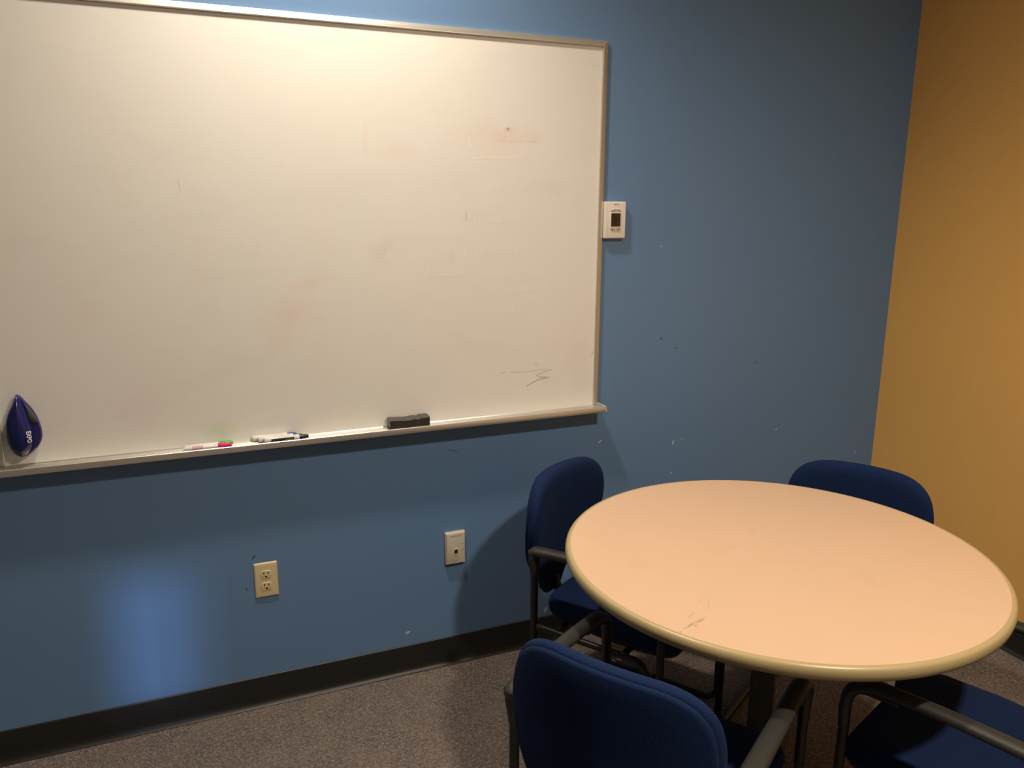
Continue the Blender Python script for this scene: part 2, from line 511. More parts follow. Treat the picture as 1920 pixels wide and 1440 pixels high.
# ------------------------------------------------------------------ whiteboard
BX0, BX1, BZ0, BZ1 = -.472, 1.329, .872, 2.073      # outer frame
FW = .0195
wb = tag(empty('whiteboard', ((BX0 + BX1) / 2, 0, BZ0)), 'large wall-mounted whiteboard with aluminium frame and marker tray, smudged with old ink', 'whiteboard')
def W(x, y, z):   # world -> whiteboard local
    return (x - (BX0 + BX1) / 2, y, z - BZ0)
bm = bmesh.new(); box(bm, W(BX0 + .004, -.010, BZ0 + .004), W(BX1 - .004, -.0005, BZ1 - .004))
surf = build('writing_surface', bm, M_BOARD, wb, smooth=False)
# object coordinates of the material are world x/z of the smears: shift the origin
def shift_origin(o, d):
    for v_ in o.data.vertices: v_.co += Vector(d)
    o.location = Vector(o.location) - Vector(d)
shift_origin(surf, ((BX0 + BX1) / 2, 0, BZ0))
# frame rails: mitred L-ish section, chamfered inner lip
def rail(name, p0, p1, inn, miter=True, m0=True, m1=True):
    """section in (u: inward, y: out of the wall)"""
    sec = [(0, -.0008), (0, -.0105), (.0008, -.0118), (.0150, -.0182), (.0168, -.0184), (.0188, -.0160), (.0195, -.0105)]
    d = (Vector(p1) - Vector(p0)).normalized(); inn = Vector(inn)
    bm = bmesh.new(); rings = []
    for p, s, mt_ in ((Vector(p0), 1, m0), (Vector(p1), -1, m1)):
        rings.append([Vector(W(*(p + inn * u + d * (s * u if mt_ else 0) + Vector((0, y, 0))))) for u, y in sec])
    loft(bm, rings)
    return build(name, bm, M_ALU, wb, angle=20)
rail('frame_rail', (BX0, 0, BZ1), (BX1, 0, BZ1), (0, 0, -1))
rail('frame_rail', (BX0, 0, BZ1), (BX0, 0, BZ0 + .012), (1, 0, 0), m1=False)
rail('frame_rail', (BX1, 0, BZ1), (BX1, 0, BZ0 + .012), (-1, 0, 0), m1=False)
# ribbed tray extrusion
def tray():
    sec = [(-.0008, .8835), (-.0008, .8840), (-.0105, .8842), (-.0125, .8800)]
    y = -.016
    for k in range(3):       # three grooves
        sec += [(y, .8815), (y - .003, .8828), (y - .006, .8815), (y - .0075, .8795), (y - .0115, .8795)]
        y -= .0135
    sec += [(-.0590, .8800), (-.0615, .8860), (-.0630, .8875), (-.0655, .8875), (-.0670, .8860), (-.0680, .8720), (-.0670, .8690), (-.0640, .8690), (-.0630, .8735), (-.0008, .8735)]
    bm = bmesh.new()
    x0, x1 = BX0 - .003, 1.331
    loft(bm, [[W(x, y_, z_) for y_, z_ in sec] for x in (x0, x1)])
    t = build('marker_tray', bm, M_ALU, wb, angle=25)
    for x, s in ((x1, 1), (x0, -1)):
        bm = bmesh.new()
        pts = [(-.002, .8725), (-.002, .8850), (-.030, .8850), (-.060, .8865), (-.0675, .8860), (-.0690, .8700), (-.064, .8680), (-.030, .8715)]
        loft(bm, [[W(x, a, b) for a, b in pts], [W(x + s * .005, a, b) for a, b in pts]])
        for k in range(4):
            cx, cy, cz = W(x + s * .002, -.012 - .0155 * k, .8862 + .0002 * k)
            bmesh.ops.create_uvsphere(bm, u_segments=10, v_segments=6, radius=.0048, matrix=Matrix.Translation((cx, cy, cz)))
        c = build('tray_end_cap', bm, M_PLASTIC_GREY, t, angle=40)
        c['label'] = 'ridged grey end cap of the tray'
tray()
# faint strokes on the enamel
RC = [0]
def ribbon(bm, pts, w, y=-.01015):
    P = [Vector((a, y, b)) for a, b in pts]
    for i in range(len(P) - 1):
        d = P[i + 1] - P[i]
        if d.length < 1e-6: continue
        nrm = Vector((-d.z, 0, d.x)).normalized() * w / 2
        q = [P[i] - nrm, P[i] + nrm, P[i + 1] + nrm, P[i + 1] - nrm]
        RC[0] = (RC[0] + 1) % 23
        vs = [bm.verts.new(W(v_.x, v_.y - RC[0] * 1e-5, v_.z)) for v_ in q]
        f = bm.faces.new(vs)
def hand(bm, x, z, h, n, seed, w):
    """letter-like joined strokes (the old writing is too faint to read)"""
    r = random.Random(seed)
    for k in range(n):
        kind = r.choice('aonelvkidt')
        c = [(0, .3), (.3, .55), (.5, .3), (.25, .0), (.02, .25)]
        if kind in 'ao': pts = [(.45, .5), (.2, .55), (.02, .25), (.2, 0), (.45, .2), (.47, .5), (.5, .02), (.6, .1)]
        elif kind == 'n': pts = [(0, .5), (.03, 0), (.05, .35), (.25, .52), (.4, .4), (.42, 0), (.55, .06)]
        elif kind == 'e': pts = [(0, .28), (.4, .32), (.3, .54), (.08, .45), (.05, .1), (.3, -.02), (.5, .12)]
        elif kind in 'lkdt': pts = [(.1, 1.0), (.08, .5), (.06, .02), (.2, .25), (.4, .5), (.2, .28), (.45, .0)]
        elif kind == 'v': pts = [(0, .55), (.2, 0), (.42, .55)]
        else: pts = [(.1, .55), (.1, .05), (.22, .0)]
        pts = [(x + h * a * .95, z + h * b + r.uniform(-.03, .03) * h) for a, b in pts]
        pp = catmull([(a, 0, b) for a, b in pts], 4)
        ribbon(bm, [(p.x, p.z) for p in pp], w)
        x += h * r.uniform(.52, .68)
bm = bmesh.new()
hand(bm, .855, 1.735, .030, 2, 5, .0030)
for x, z, h, n, s_ in ((.93, 1.618, .036, 6, 11), (.87, 1.508, .034, 8, 12), (.84, 1.408, .032, 11, 13), (.70, 1.345, .03, 8, 14), (1.00, 1.29, .028, 8, 15), (.95, 1.225, .022, 5, 17)):
    hand(bm, x, z, h, n, s_, .0026)
ribbon(bm, [(.87, 1.703), (1.10, 1.712)], .003)
g = build('erased_writing', bm, M_GHOST, wb, smooth=False)
g['label'] = 'barely visible pale traces of erased handwriting'
bm = bmesh.new(); hand(bm, .945, 1.757, .042, 6, 21, .0040)
g = build('erased_writing', bm, M_GHOST_RED, wb, smooth=False)
g['label'] = 'pinkish trace of an erased word'
mat_ = M_SCRATCH
def curve2(pts, w):
    b_ = bmesh.new(); pp = catmull([(a, 0, c) for a, c in pts], 6); ribbon(b_, [(p.x, p.z) for p in pp], w)
    return build('scribble', b_, mat_, wb, smooth=False)
curve2([(1.058, .972), (1.085, .986), (1.112, .993), (1.143, .996)], .0022)
curve2([(1.092, 1.004), (1.118, 1.016), (1.150, 1.023)], .0016)
curve2([(1.099, 1.001), (1.118, .999), (1.128, 1.001)], .0018)
curve2([(1.298, 1.058), (1.303, 1.064), (1.306, 1.073)], .0014)
curve2([(.983, 1.797), (.986, 1.790), (.990, 1.797)], .003)
mat_ = M_SCRATCH2
curve2([(.962, 1.026), (.975, 1.0255), (.985, 1.0265)], .0022)
curve2([(1.00, 1.024), (1.06, 1.022), (1.10, 1.025), (1.135, 1.026)], .0016)
curve2([(1.085, 1.047), (1.10, 1.044)], .003)
curve2([(.846, 1.548), (.849, 1.53), (.847, 1.515)], .0022)
curve2([(.03, 1.63), (.034, 1.60)], .0015)

# ------------------------------------------------------------------ things on the tray
TZ = .8828
def felt_eraser():
    r = tag(empty('felt_eraser', (.641, -.037, TZ)), 'black felt block eraser lying on the marker tray', 'eraser')
    L, Wd, H = .064, .0215, .034
    bm = bmesh.new()
    nx = 22
    rings = []
    rr = random.Random(3)
    for i in range(nx + 1):
        x = -L + 2 * L * i / nx
        e = .0015 if i in (0, nx) else 0
        sag = .0035 * math.exp(-((x + .012) / .03) ** 2) + rr.uniform(0, .0007)
        bump = -.0022 if 15 <= i <= 16 else 0
        zt = H - sag + bump - e
        sec = [(-Wd + e, .007), (-Wd + e, zt - .004), (-Wd + .003, zt - .0012), (-Wd + .009, zt), (0, zt + .0005), (Wd - .008, zt + .0008), (Wd - .002, zt - .001), (Wd - e, zt - .004), (Wd - e, .007)]
        rings.append([(x, y + rr.uniform(-.0004, .0004), z) for y, z in sec])
    loft(bm, rings)
    for f in bm.faces:
        f.normal_update()
    bmesh.ops.recalc_face_normals(bm, faces=bm.faces)
    for f in bm.faces:
        if f.normal.z > .6: f.material_index = 1
        elif abs(f.normal.x) > .9 and f.calc_center_median().x < 0: f.material_index = 2
    build('eraser_body', bm, None, r, mats=[M_FELT, M_FELT_TOP, M_FELT_END], angle=35)
    bm = bmesh.new(); box(bm, (-L + .001, -Wd - .001, 0), (L - .0005, Wd - .001, .0072))
    build('felt_pad', bm, M_FELT, r, bevel=.0015)
felt_eraser()

def marker(loc, rz, style, key, label, nsides=24):
    """dry erase marker lying along local x, cap to +x, z=0 is the tray"""
    r = tag(empty('dry_erase_marker', loc, rz), label, 'marker', 'dry erase markers on the whiteboard tray')
    if style == 'slim':
        R_ = .0058
        bm = bmesh.new(); lathe(bm, [(.0001, -.064), (.0035, -.064), (.0045, -.062), (.0052, -.050), (R_, -.046), (R_, .028), (R_ - .0006, .030), (.0001, .030)], nsides, (0, 0, .0066), 'X')
        build('barrel', bm, M_PBODY, r)
        bm = bmesh.new(); lathe(bm, [(R_ + .00005, -.040), (R_ + .00015, -.0399), (R_ + .00015, -.012), (R_ + .00005, -.0119)], nsides, (0, 0, .0066), 'X')
        build('printed_label', bm, LBL[key], r)
        bm = bmesh.new(); lathe(bm, [(.0001, .0285), (.0064, .0285), (.0066, .030), (.0066, .056), (.0056, .063), (.0042, .0655), (.0001, .066)], 10, (0, 0, .0066), 'X')
        cap = build('cap', bm, INK[key], r, angle=30)
        bm = bmesh.new(); path = [Vector((.060, .0005, .0135)), Vector((.045, .0005, .0150)), Vector((.0275, .0005, .0148))]
        sweep(bm, path, [(.0020, .0009)] * 3, 8, Vector((0, 1, 0)))
        build('clip', bm, INK[key], cap)
    else:
        R_ = .0080; z = .0085
        bm = bmesh.new(); lathe(bm, [(.0001, -.060), (.0075, -.060), (.0085, -.0585), (.0085, -.043), (R_, -.0425), (R_, .026), (.0084, .0265), (.0085, .038), (.0078, .0395), (.0001, .0395)], nsides, (0, 0, z), 'X')
        build('barrel', bm, M_PBODY, r)
        bm = bmesh.new()
        # label wraps the front and top only
        n = 20; rings = []
        for x in (-.0415, .0235):
            rings.append([(x, (R_ + .0002) * math.cos(a), z + (R_ + .0002) * math.sin(a)) for a in [math.radians(150 + 170 * k / n) for k in range(n + 1)]])
        v0 = [bm.verts.new(p) for p in rings[0]]; v1 = [bm.verts.new(p) for p in rings[1]]
        for k in range(n): bm.faces.new((v0[k], v0[k + 1], v1[k + 1], v1[k]))
        lb = build('printed_label', bm, LBL[key], r)
        if key == 'black':
            t = text_mesh('EXPO', .0085, .0001, .2, .0002)
            for v_ in t.verts:
                x, y = v_.co.x + .008, v_.co.y
                a = math.radians(205) - y / R_
                rad = R_ + .0004
                v_.co = Vector((x, rad * math.cos(a), z + rad * math.sin(a)))
            build('lettering', t, M_LETTER, lb, smooth=False)
        bm = bmesh.new(); lathe(bm, [(.0001, .038), (.0070, .038), (.0072, .040), (.0066, .058), (.0060, .0595), (.0058, .0600), (.0050, .0665), (.0001, .067)], 16, (0, 0, z), 'X')
        build('cap', bm, INK[key], r, angle=30)
    return r
marker((.047, -.0505, .8828), -.012, 'slim', 'pink', 'slim white marker with a pink cap, nearest the tray lip')
marker((.052, -.0320, .8828), .010, 'slim', 'green', 'slim white marker with a bright green cap, behind the pink-capped one')
marker((.2325, -.0200, .8828), .0, 'fat', 'blue', 'white marker with a blue cap, closest to the board')
marker((.2480, -.0370, .8828), -.01, 'fat', 'teal', 'white marker with a dark green cap, between the blue and black ones')
marker((.2630, -.0530, .8828), .005, 'fat', 'black', 'white marker with a black label and black cap at the tray lip')

# teardrop eraser held on the board by its magnet
def drop_eraser():
    cx, cz, yb = -.4000, .9750, -.0190
    r = tag(empty('teardrop_eraser', (cx, yb, cz)), 'dark blue glossy teardrop-shaped whiteboard eraser stuck to the lower left of the board', 'eraser')
    def pl(pts):
        return [((x - 400) * .000117, (1310 - y) * .000141 - .066) for x, y in pts]
    left = [(75, 870), (75, 780), (82, 680), (108, 560), (164, 430), (239, 310), (304, 190), (350, 110)]
    botl = [(323, 1310), (228, 1270), (157, 1200), (102, 1080), (77, 960)]
    shell_pts = botl + left + [(390, 130), (440, 220), (490, 320), (535, 430), (573, 600), (602, 760), (612, 900), (590, 1040), (540, 1150), (440, 1260)]
    base_pts = [(374, 1300), (260, 1262), (165, 1190), (110, 1080), (84, 960), (78, 870)] + left[1:] + [(429, 150), (507, 250), (602, 370), (675, 500), (720, 620), (752, 760), (760, 900), (736, 1010), (667, 1120), (578, 1190), (492, 1250)]
    def smooth(pts):
        P = pl(pts); n = len(P); tipi = min(range(n), key=lambda k: -P[k][1])
        P = P[tipi:] + P[:tipi + 1]      # open at the sharp tip
        return [(p.x, p.z) for p in catmull([(a, 0, b) for a, b in P], 3)][:-1]
    def pad(o_, y0, y1, rr_, mat, name, parent, shr=.9):
        cxm = sum(a for a, b in o_) / len(o_); czm = 0.01
        rings = []
        for s, y in ((.02, y0), (.94, y0), (1.0, y0 + (y1 - y0) * .25), (1.0, y0 + (y1 - y0) * .7), (.95, y1), (.02, y1)):
            rings.append([(cxm + (a - cxm) * s, y, czm + (b - czm) * s) for a, b in o_])
        bm = bmesh.new(); loft(bm, rings)
        return build(name, bm, mat, parent, angle=50)
    base_o = smooth(base_pts)
    pad(base_o, 0, -.016, 0, M_EPURP, 'eraser_base', r)
    # domed shell
    so = smooth(shell_pts)
    cxm, czm, H = -.0065, -.008, .032
    def hgt(s): return -.012 - H * max(0, (1 - s ** 2.3)) ** .6
    bm = bmesh.new(); rings = []
    for s in (1.0, .995, .97, .93, .87, .78, .66, .52, .36, .18, .03):
        rings.append([(cxm + (a - cxm) * s, hgt(s) if s < 1 else -.008, czm + (b - czm) * s) for a, b in so])
    loft(bm, rings)
    shell = build('shell', bm, M_EBLUE, r, angle=60)
    # grey insert on the upper right flank
    ins = pl([(500, 290), (545, 330), (600, 400), (650, 480), (690, 570), (705, 640), (640, 660), (585, 640), (550, 540), (525, 400)])
    rings = []
    cxi = sum(a for a, b in ins) / len(ins); czi = sum(b for a, b in ins) / len(ins)
    bm = bmesh.new()
    for s, y in ((1, -.014), (1, -.0185), (.85, -.0205), (.3, -.0215)):
        rings.append([(cxi + (a - cxi) * s, y, czi + (b - czi) * s) for a, b in ins])
    loft(bm, rings)
    build('grey_insert', bm, M_EGREY, r)
    def on_shell(u, w_):   # height of the dome at (u, w_)
        best = 2.0
        ang = math.atan2(w_ - czm, u - cxm)
        d = math.hypot(u - cxm, w_ - czm)
        # outline radius along that direction
        rad = None
        for i in range(len(so)):
            a = so[i]; b = so[(i + 1) % len(so)]
            x1, y1, x2, y2 = a[0] - cxm, a[1] - czm, b[0] - cxm, b[1] - czm
            dx, dy = math.cos(ang), math.sin(ang)
            den = dx * (y2 - y1) - dy * (x2 - x1)
            if abs(den) < 1e-12: continue
            t = (x1 * (y2 - y1) - y1 * (x2 - x1)) / den
            q = (x1 * dy - y1 * dx) / den
            if t > 0 and -1e-6 <= q <= 1 + 1e-6: rad = t
        return hgt(min(.99, d / rad)) if rad else -.03
    for body, u0, w0, sz, mat in (('EXPO', .0150, -.0065, .0125, M_LETTER), ('EXPO', -.0305, -.008, .010, M_LETTER_DIM)):
        t = text_mesh(body, sz, .0, .15, .0003)
        bmesh.ops.triangulate(t, faces=t.faces)
        bmesh.ops.subdivide_edges(t, edges=t.edges, cuts=1)
        for v_ in t.verts:
            a, b = v_.co.x, v_.co.y
            u = u0 + b; w_ = w0 - a
            v_.co = Vector((u, on_shell(u, w_) - .0010, w_))
        build('lettering', t, mat, shell, smooth=False)
drop_eraser()

# ------------------------------------------------------------------ wall devices
def rrect(w, h, r_, n=5):
    out = []
    for cx, cz, a0 in ((w - r_, h - r_, 0), (-w + r_, h - r_, 90), (-w + r_, -h + r_, 180), (w - r_, -h + r_, 270)):
        for k in range(n + 1):
            a = math.radians(a0 + 90 * k / n); out.append((cx + r_ * math.cos(a), cz + r_ * math.sin(a)))
    return out
def plate_mesh(w, h, r_, layers):
    """layers: list of (inset, y)"""
    bm = bmesh.new(); rings = []
    for ins, y in layers:
        rings.append([(a, y, b) for a, b in rrect(w - ins, h - ins, max(r_ - ins, .0008))])
    loft(bm, rings)
    return bm

def outlet():
    r = tag(empty('wall_outlet', (.1855, 0, .430)), 'ivory duplex power outlet low on the blue wall under the marker tray', 'outlet')
    build('cover_plate', plate_mesh(.035, .0572, .002, [(0, -.0005), (0, -.0025), (.0015, -.0045), (.004, -.0058), (.006, -.0062)]), M_IVORY, r, angle=35)
    for s in (1, -1):
        cz = .0195 * s
        o_ = []
        for k in range(36):
            a = 2 * PI * k / 36
            o_.append((.0172 * math.cos(a), max(-.0125, min(.0125, .0172 * math.sin(a)))))
        bm = bmesh.new(); loft(bm, [[(a * q, y, cz + b * q) for a, b in o_] for q, y in ((1, -.005), (1, -.0072), (.94, -.0080))])
        rc = build('receptacle', bm, M_IVORY2, r, angle=35)
        bm = bmesh.new()
        for x, hh_ in ((-.0063, .0042), (.0063, .0034)):
            box(bm, (x - .0014, -.0086, cz + .0043 - hh_), (x + .0014, -.0079, cz + .0043 + hh_))
        lathe(bm, [(.0001, -.0086), (.0030, -.0086), (.0030, -.0079), (.0001, -.0079)], 14, (0, 0, cz - .0070), 'Y')
        build('slots', bm, M_SLOT, rc, smooth=False)
        bm = bmesh.new()
        for x in (-.0062, .0062):
            box(bm, (x - .0050, -.0092, cz - .0024), (x + .0050, -.0078, cz - .0012))
        build('lip', bm, M_IVORY2, rc, bevel=.0003)
    bm = bmesh.new(); lathe(bm, [(.0001, -.0076), (.0020, -.0074), (.0027, -.0060), (.0001, -.0060)], 16, (0, 0, 0), 'Y')
    build('screw', bm, M_IVORY, r)
outlet()

def sensor_plate():
    r = tag(empty('wall_control_plate', (.8005, 0, .4335)), 'beige wall plate with a small black square, mounted low left of the corner chair', 'wall plate')
    build('cover_plate', plate_mesh(.035, .0575, .003, [(0, -.0005), (0, -.009), (.001, -.0105), (.0035, -.0155), (.0045, -.0160)]), M_BEIGE, r, angle=30)
    bm = bmesh.new(); box(bm, (-.0075, -.0175, -.0185), (.0075, -.0155, -.0015))
    build('bezel', bm, M_WHITE, r, bevel=.0012)
    bm = bmesh.new(); box(bm, (-.0060, -.0180, -.0170), (.0060, -.0170, -.0030))
    build('black_window', bm, M_SLOT, r, bevel=.0006)
    bm = bmesh.new()
    rr = random.Random(8)
    x = -.0215
    while x < .0225:     # ventilation slits near the top
        box(bm, (x, -.0163, .0425), (x + .0012, -.0159, .0480)); x += .0021
    build('vent_slits', bm, M_PRINT2, r, smooth=False)
    bm = bmesh.new()
    for z in (.0150, -.0090):
        box(bm, (.0215, -.0163, z), (.0270, -.0159, z + .0018))
        build('printing', bm, M_PRINT, r, smooth=False); bm = bmesh.new()
    x = -.0110
    while x < .0125:     # printed name line, too small to read
        w_ = rr.uniform(.0008, .0018); box(bm, (x, -.0163, -.0305), (x + w_, -.0159, -.0305 + rr.uniform(.0014, .0022))); x += w_ + .0006
    build('printing', bm, M_PRINT, r, smooth=False); bm = bmesh.new()
    for x in (-.013, -.008, -.002, .001, .0035):
        box(bm, (x, -.0163, -.0455), (x + .002, -.0159, -.0430))
    build('printing', bm, M_PRINT, r, smooth=False)
    bm = bmesh.new()
    x = -.0225
    while x < .0235:
        w_ = rr.uniform(.001, .002); box(bm, (x, -.0163, -.0385), (x + w_, -.0159, -.0372)); x += w_ + .001
    build('printing', bm, M_PRINT2, r, smooth=False)
sensor_plate()

def thermostat():
    r = tag(empty('thermostat', (1.3715, 0, 1.5165)), 'white wall thermostat with dark screen and four grey buttons beside the whiteboard', 'thermostat')
    build('housing', plate_mesh(.0405, .0605, .004, [(0, -.0005), (0, -.016), (.0008, -.0185), (.0025, -.0205), (.004, -.0210)]), M_WHITE, r, angle=35)
    # raised oval surround
    so = []
    for k in range(48):
        a = 2 * PI * k / 48
        so.append((.0235 * (abs(math.cos(a)) ** .45) * (1 if math.cos(a) > 0 else -1), .0385 * (abs(math.sin(a)) ** .8) * (1 if math.sin(a) > 0 else -1)))
    bm = bmesh.new(); loft(bm, [[(a * q, y, b * q) for a, b in so] for q, y in ((1, -.0208), (.97, -.0222), (.90, -.0226))])
    build('button_surround', bm, M_WHITE, r, angle=40)
    bm = bmesh.new(); loft(bm, [[(a, y, b + .001) for a, b in rrect(.0198 - i_, .0238 - i_, .001)] for i_, y in ((0, -.0222), (.0005, -.0238), (.0020, -.0238), (.0022, -.0232))])
    build('screen_bezel', bm, M_WHITE, r, angle=30)
    bm = bmesh.new(); box(bm, (-.0174, -.0240, -.0206), (.0174, -.0228, .0226))
    scr = build('screen', bm, M_LCD, r, smooth=False)
    t = text_mesh('67', .013, .0, 0, .0002)
    for v_ in t.verts: v_.co = Vector((v_.co.x + .001, -.0242, v_.co.y - .001))
    build('digits', t, M_LCDDIG, scr, smooth=False)
    for sx in (-1, 1):
        for sz in (-1, 1):
            pts = []
            for a, b in ((.0012, 0), (.0155, 0), (.0148, .0035), (.0125, .0062), (.0080, .0072), (.0012, .0076)):
                pts.append((sx * a * 1.25, (.0285 if sz > 0 else -.0262) + sz * b))
            bm = bmesh.new(); cx_ = sum(p[0] for p in pts) / 6; cz_ = sum(p[1] for p in pts) / 6
            loft(bm, [[(cx_ + (a - cx_) * q, y, cz_ + (b - cz_) * q) for a, b in pts] for q, y in ((1, -.0222), (.98, -.0236), (.85, -.0240))])
            build('button', bm, M_BTN, r, angle=35)
    bm = bmesh.new()
    tri = [(-.003, .0495), (-.0005, .0535), (.0012, .0535), (.0030, .0495)]
    for x, z, w_, h_ in ((-.0085, .0495, .0045, .0012), (-.0045, .0505, .004, .0012), (-.003, .0520, .0034, .0012), (-.0010, .0505, .0012, .0028), (.0010, .0498, .0014, .0020),
                         (.0045, .0525, .0040, .0010), (.0040, .0495, .0022, .0012), (.0070, .0498, .0030, .0013), (.0110, .0497, .0018, .0012)):
        box(bm, (x, -.0214, z), (x + w_, -.0209, z + h_))
    build('logo', bm, M_PRINT, r, smooth=False)
    bm = bmesh.new(); lathe(bm, [(.0001, -.0213), (.0009, -.0213), (.0009, -.0208), (.0001, -.0208)], 10, (-.028, 0, -.021), 'Y')
    build('indicator', bm, M_PRINT2, r)
thermostat()

# ------------------------------------------------------------------ round table
TX, TY, TR, TH = 1.3160, -.9506, .5080, .737
def table():
    r = tag(empty('round_table', (TX, TY, 0)), 'round peach laminate table with a cream rounded edge on a black pedestal', 'table')
    bm = bmesh.new(); lathe(bm, [(.0001, TH - .028), (TR - .004, TH - .028), (TR - .004, TH), (.0001, TH)], 160)
    top = build('tabletop', bm, M_LAM, r, angle=30)
    prof = [(TR - .006, TH - .0003), (TR - .001, TH + .0004), (TR + .004, TH - .0012), (TR + .008, TH - .006), (TR + .0095, TH - .015), (TR + .008, TH - .025), (TR + .003, TH - .0305), (TR - .003, TH - .0315), (TR - .006, TH - .030)]
    n = 160
    bm = bmesh.new(); loft(bm, [[(q * math.cos(2 * PI * k / n), q * math.sin(2 * PI * k / n), h) for k in range(n)] for q, h in prof], closed=True)
    build('edge_band', bm, M_EDGE, r, angle=50)
    # dried outline mark on the laminate
    bm = bmesh.new()
    loop = catmull([(-.345, -.160, 0), (-.330, -.148, 0), (-.309, -.137, 0), (-.305, -.146, 0), (-.318, -.165, 0), (-.327, -.176, 0), (-.338, -.181, 0)], 5)
    for i in range(len(loop) - 1):
        a, b = loop[i], loop[i + 1]; d = (b - a); nn = Vector((-d.y, d.x, 0)).normalized() * .0006
        f = bm.faces.new([bm.verts.new(v_ + Vector((0, 0, TH + .0002))) for v_ in (a - nn, a + nn, b + nn, b - nn)])
    g = build('drip_mark', bm, M_LAMSTAIN, top, smooth=False); g['label'] = 'faint dried ring of a spilled drip'
    bm = bmesh.new(); lathe(bm, [(.0001, TH - .030), (.150, TH - .030), (.150, TH - .036), (.060, TH - .050), (.0001, TH - .050)], 40)
    build('mounting_plate', bm, M_BLACKMETAL, r, angle=30)
    bm = bmesh.new(); lathe(bm, [(.0001, .06), (.034, .06), (.031, .08), (.031, TH - .048), (.0001, TH - .048)], 40)
    build('column', bm, M_BLACKMETAL, r, angle=30)
    for k in range(4):
        a = math.radians(38 + 90 * k); u = Vector((math.cos(a), math.sin(a), 0)); w_ = Vector((-u.y, u.x, 0))
        bm = bmesh.new(); rings = []
        for d, hw_, z0, z1 in ((.0, .024, .030, .085), (.10, .024, .025, .078), (.28, .022, .018, .050), (.33, .020, .015, .036), (.345, .012, .016, .028)):
            rings.append([u * d + w_ * hw_ + Vector((0, 0, z0)), u * d + w_ * hw_ * .8 + Vector((0, 0, z1)), u * d - w_ * hw_ * .8 + Vector((0, 0, z1)), u * d - w_ * hw_ + Vector((0, 0, z0))])
        loft(bm, rings)
        ft = build('foot', bm, M_BLACKMETAL, r, bevel=.005)
        bm = bmesh.new(); lathe(bm, [(.0001, 0), (.018, 0), (.020, .004), (.018, .010), (.008, .013), (.008, .022), (.0001, .022)], 20, tuple(u * .315))
        build('glide', bm, M_BLACKMETAL, ft)
table()

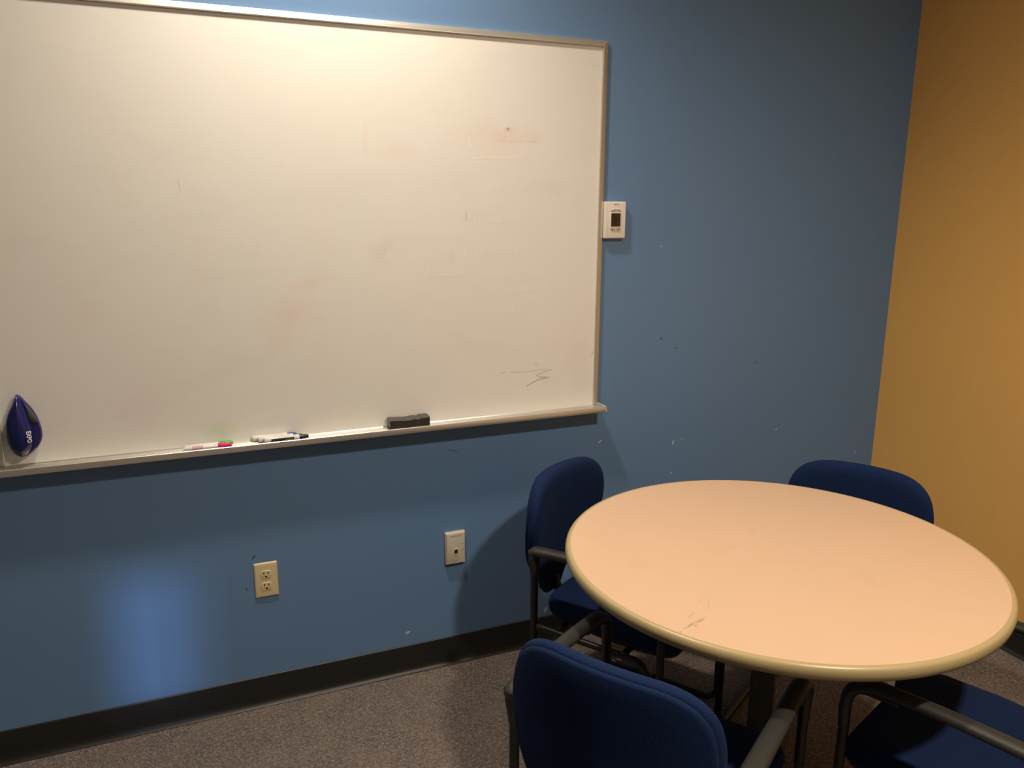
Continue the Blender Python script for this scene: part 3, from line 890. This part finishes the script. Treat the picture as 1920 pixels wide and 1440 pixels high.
# ------------------------------------------------------------------ chairs
LX, RY, FY, AZ = .238, -.20, .195, .600       # half width, rear leg, front leg, arm height
def make_chair(label):
    """sled base stacking chair; +y is the way the sitter faces, z=0 floor"""
    r = tag(empty('guest_armchair'), label, 'chair', 'navy armchairs round the table')
    T = .0108
    for s in (-1, 1):
        x = LX * s
        # sled loop: rear leg, floor rail, front leg
        pts = [(x, RY, AZ - .010), (x, RY, T + .001), (x, FY + .006, T + .001), (x, FY, AZ - .006), (x, FY - .10, AZ - .004)]
        path = fillet(pts, [0, .045, .045, .060, 0], 8)
        bm = bmesh.new(); sweep(bm, path, T, 14, Vector((1, 0, 0)))
        build('side_frame', bm, M_CHAIRFRAME, r)
        # urethane arm: bulge at the back, slim in the middle, turned down at the front
        raw = [(x * 1.00, RY - .030, AZ - .055), (x * 1.01, RY - .012, AZ - .022), (x * 1.01, RY - .004, AZ - .004), (x * 1.01, RY + .06, AZ + .010), (x * 1.01, RY + .18, AZ + .012),
               (x, FY - .075, AZ + .010), (x, FY - .035, AZ + .002), (x, FY - .008, AZ - .018), (x, FY + .002, AZ - .055), (x, FY + .002, AZ - .110)]
        raw[0] = (x * 1.00, RY, AZ - .075); raw[1] = (x * 1.01, RY + .000, AZ - .034); raw[2] = (x * 1.01, RY + .001, AZ - .012); raw[3] = (x * 1.01, RY + .012, AZ + .003)
        path = catmull(raw, 5)
        rads = [(.0112, .0112), (.0170, .0150), (.0215, .0150), (.0215, .0135), (.0195, .0125), (.0195, .0125), (.0200, .0130), (.0185, .0135), (.0140, .0125), (.0110, .0112)]
        full = []
        for i in range(len(rads) - 1):
            for k in range(5):
                t = k / 5; full.append((rads[i][0] * (1 - t) + rads[i + 1][0] * t, rads[i][1] * (1 - t) + rads[i + 1][1] * t))
        full.append(rads[-1])
        bm = bmesh.new(); sweep(bm, path, full, 20, Vector((1, 0, 0)))
        build('armrest', bm, M_ARM, r)
        # seat rail from the rear leg, turned down into the front leg
        pts = [(x * .985, RY, .365), (x * .985, FY - .055, .365), (x * .99, FY - .004, .290)]
        path = fillet(pts, [0, .05, 0], 8)
        bm = bmesh.new(); sweep(bm, path, .0095, 12, Vector((1, 0, 0)))
        build('seat_rail', bm, M_CHAIRFRAME, r)
    # cross tubes under the seat
    bm = bmesh.new()
    for y in (-.12, .09):
        sweep(bm, [Vector((-LX, y, .372)), Vector((LX, y, .372))], .0095, 12, Vector((0, 1, 0)))
    build('cross_tube', bm, M_CHAIRFRAME, r)
    # seat cushion
    def seat_outline(sc_=1.0):
        pts = [(-.195, -.205, 0), (.195, -.205, 0), (.222, .0, 0), (.218, .215, 0), (-.218, .215, 0), (-.222, .0, 0)]
        o_ = fillet([(a * sc_, b * sc_ + .005, 0) for a, b, c in pts], [.07, .07, .2, .085, .085, .2], 8, closed=True)
        return o_
    def dish(p, z, s):   # waterfall front, dished centre
        y = p.y
        return z - (.022 * max(0, (y - .12) / .10) ** 2 if y > .12 else 0) + .004 * s
    so = seat_outline()
    cen = Vector((0, .005, 0))
    bm = bmesh.new(); rings = []
    for s, z in ((.05, .388), (.93, .388), (.985, .396), (1.0, .412), (.99, .428), (.955, .440), (.88, .446), (.70, .446), (.40, .441), (.05, .439)):
        rings.append([Vector((cen.x + (p.x - cen.x) * s, cen.y + (p.y - cen.y) * s, dish(p * s, z, 0))) for p in so])
    loft(bm, rings)
    build('seat', bm, M_FABRIC, r, angle=60)
    bm = bmesh.new(); rings = []
    for s, z in ((.05, .362), (.70, .362), (.88, .370), (.96, .384), (.955, .392), (.05, .392)):
        rings.append([Vector((cen.x + (p.x - cen.x) * s, cen.y + (p.y - cen.y) * s, dish(p * s, z, 0))) for p in so])
    loft(bm, rings)
    build('seat_shell', bm, M_SHELL, r, angle=60)
    # backrest: rounded shield that tapers to a narrow tail, wrapped forward at the sides
    half = [(0, .783), (.070, .782), (.125, .777), (.167, .761), (.197, .731), (.212, .690), (.216, .640), (.206, .585), (.183, .535), (.151, .493), (.115, .458), (.082, .430), (.056, .403), (.041, .375), (.029, .354), (0, .350)]
    hp = catmull([(a, 0, b) for a, b in half], 3)
    outl = [(p.x, p.z) for p in hp] + [(-p.x, p.z) for p in hp[::-1][1:-1]]
    cz = .62
    def yb(x, z):
        lean = -.278 + .055 * (z - .60)
        return lean + 1.05 * x * x
    def shield(layers, n_in=5):
        """layers (scale, dy)"""
        bm = bmesh.new(); rings = []
        for s, dy in layers:
            rr_ = []
            for a, b in outl:
                # inset measured as distance so that the tail keeps its width
                x_, z_ = a * s, cz + (b - cz) * s
                rr_.append((x_, yb(x_, z_) + dy, z_))
            rings.append(rr_)
        loft(bm, rings)
        return bm
    F = .020
    bm = shield([(.03, .026), (.45, .026), (.75, .025), (.90, .022), (.965, .015), (.995, .006), (1.0, -.002), (.992, -.009), (.972, -.013), (.90, -.014), (.5, -.014), (.03, -.014)])
    build('backrest', bm, M_FABRIC, r, angle=70)
    bm = shield([(.03, -.012), (.952, -.012), (.968, -.0155), (.968, -.0185), (.955, -.022), (.93, -.0235), (.75, -.0250), (.45, -.0250), (.03, -.0250)])
    build('back_panel', bm, M_FABRIC, r, angle=70)
    # bracket between the seat and the tail of the back
    path = fillet([(0, -.05, .368), (0, -.262, .360), (0, -.272, .440)], [0, .03, 0], 6)
    bm = bmesh.new(); sweep(bm, path, [(.022, .005)] * len(path), 12, Vector((1, 0, 0)))
    build('back_bracket', bm, M_CHAIRFRAME, r)
    return r

def copy_tree(o, parent=None):
    c = o.copy(); COL.objects.link(c); c.parent = parent
    for ch in [q for q in bpy.data.objects if q.parent == o]:
        copy_tree(ch, c)
    return c
def place(ch, x, y, fx, fy, label):
    ch.location = (x, y, 0)
    ch.rotation_euler = (0, 0, math.atan2(-fx, fy))
    ch['label'] = label
# centre of the leg square and facing direction
CH = [
    (1.195, -.503, .545, -.84, 'navy armchair standing against the blue wall under the end of the whiteboard'),
    (.868, -1.152, .847, .531, 'navy armchair in the foreground seen from behind its backrest'),
    (1.700, -.775, -.86, -.51, 'navy armchair on the far side of the table by the ochre wall'),
    (1.530, -1.385, -.36, .933, 'navy armchair at the lower right, only its seat and armrests showing'),
]
proto = make_chair(CH[0][4])
chairs = [proto] + [copy_tree(proto) for _ in CH[1:]]
for c, a in zip(chairs, CH): place(c, *a)
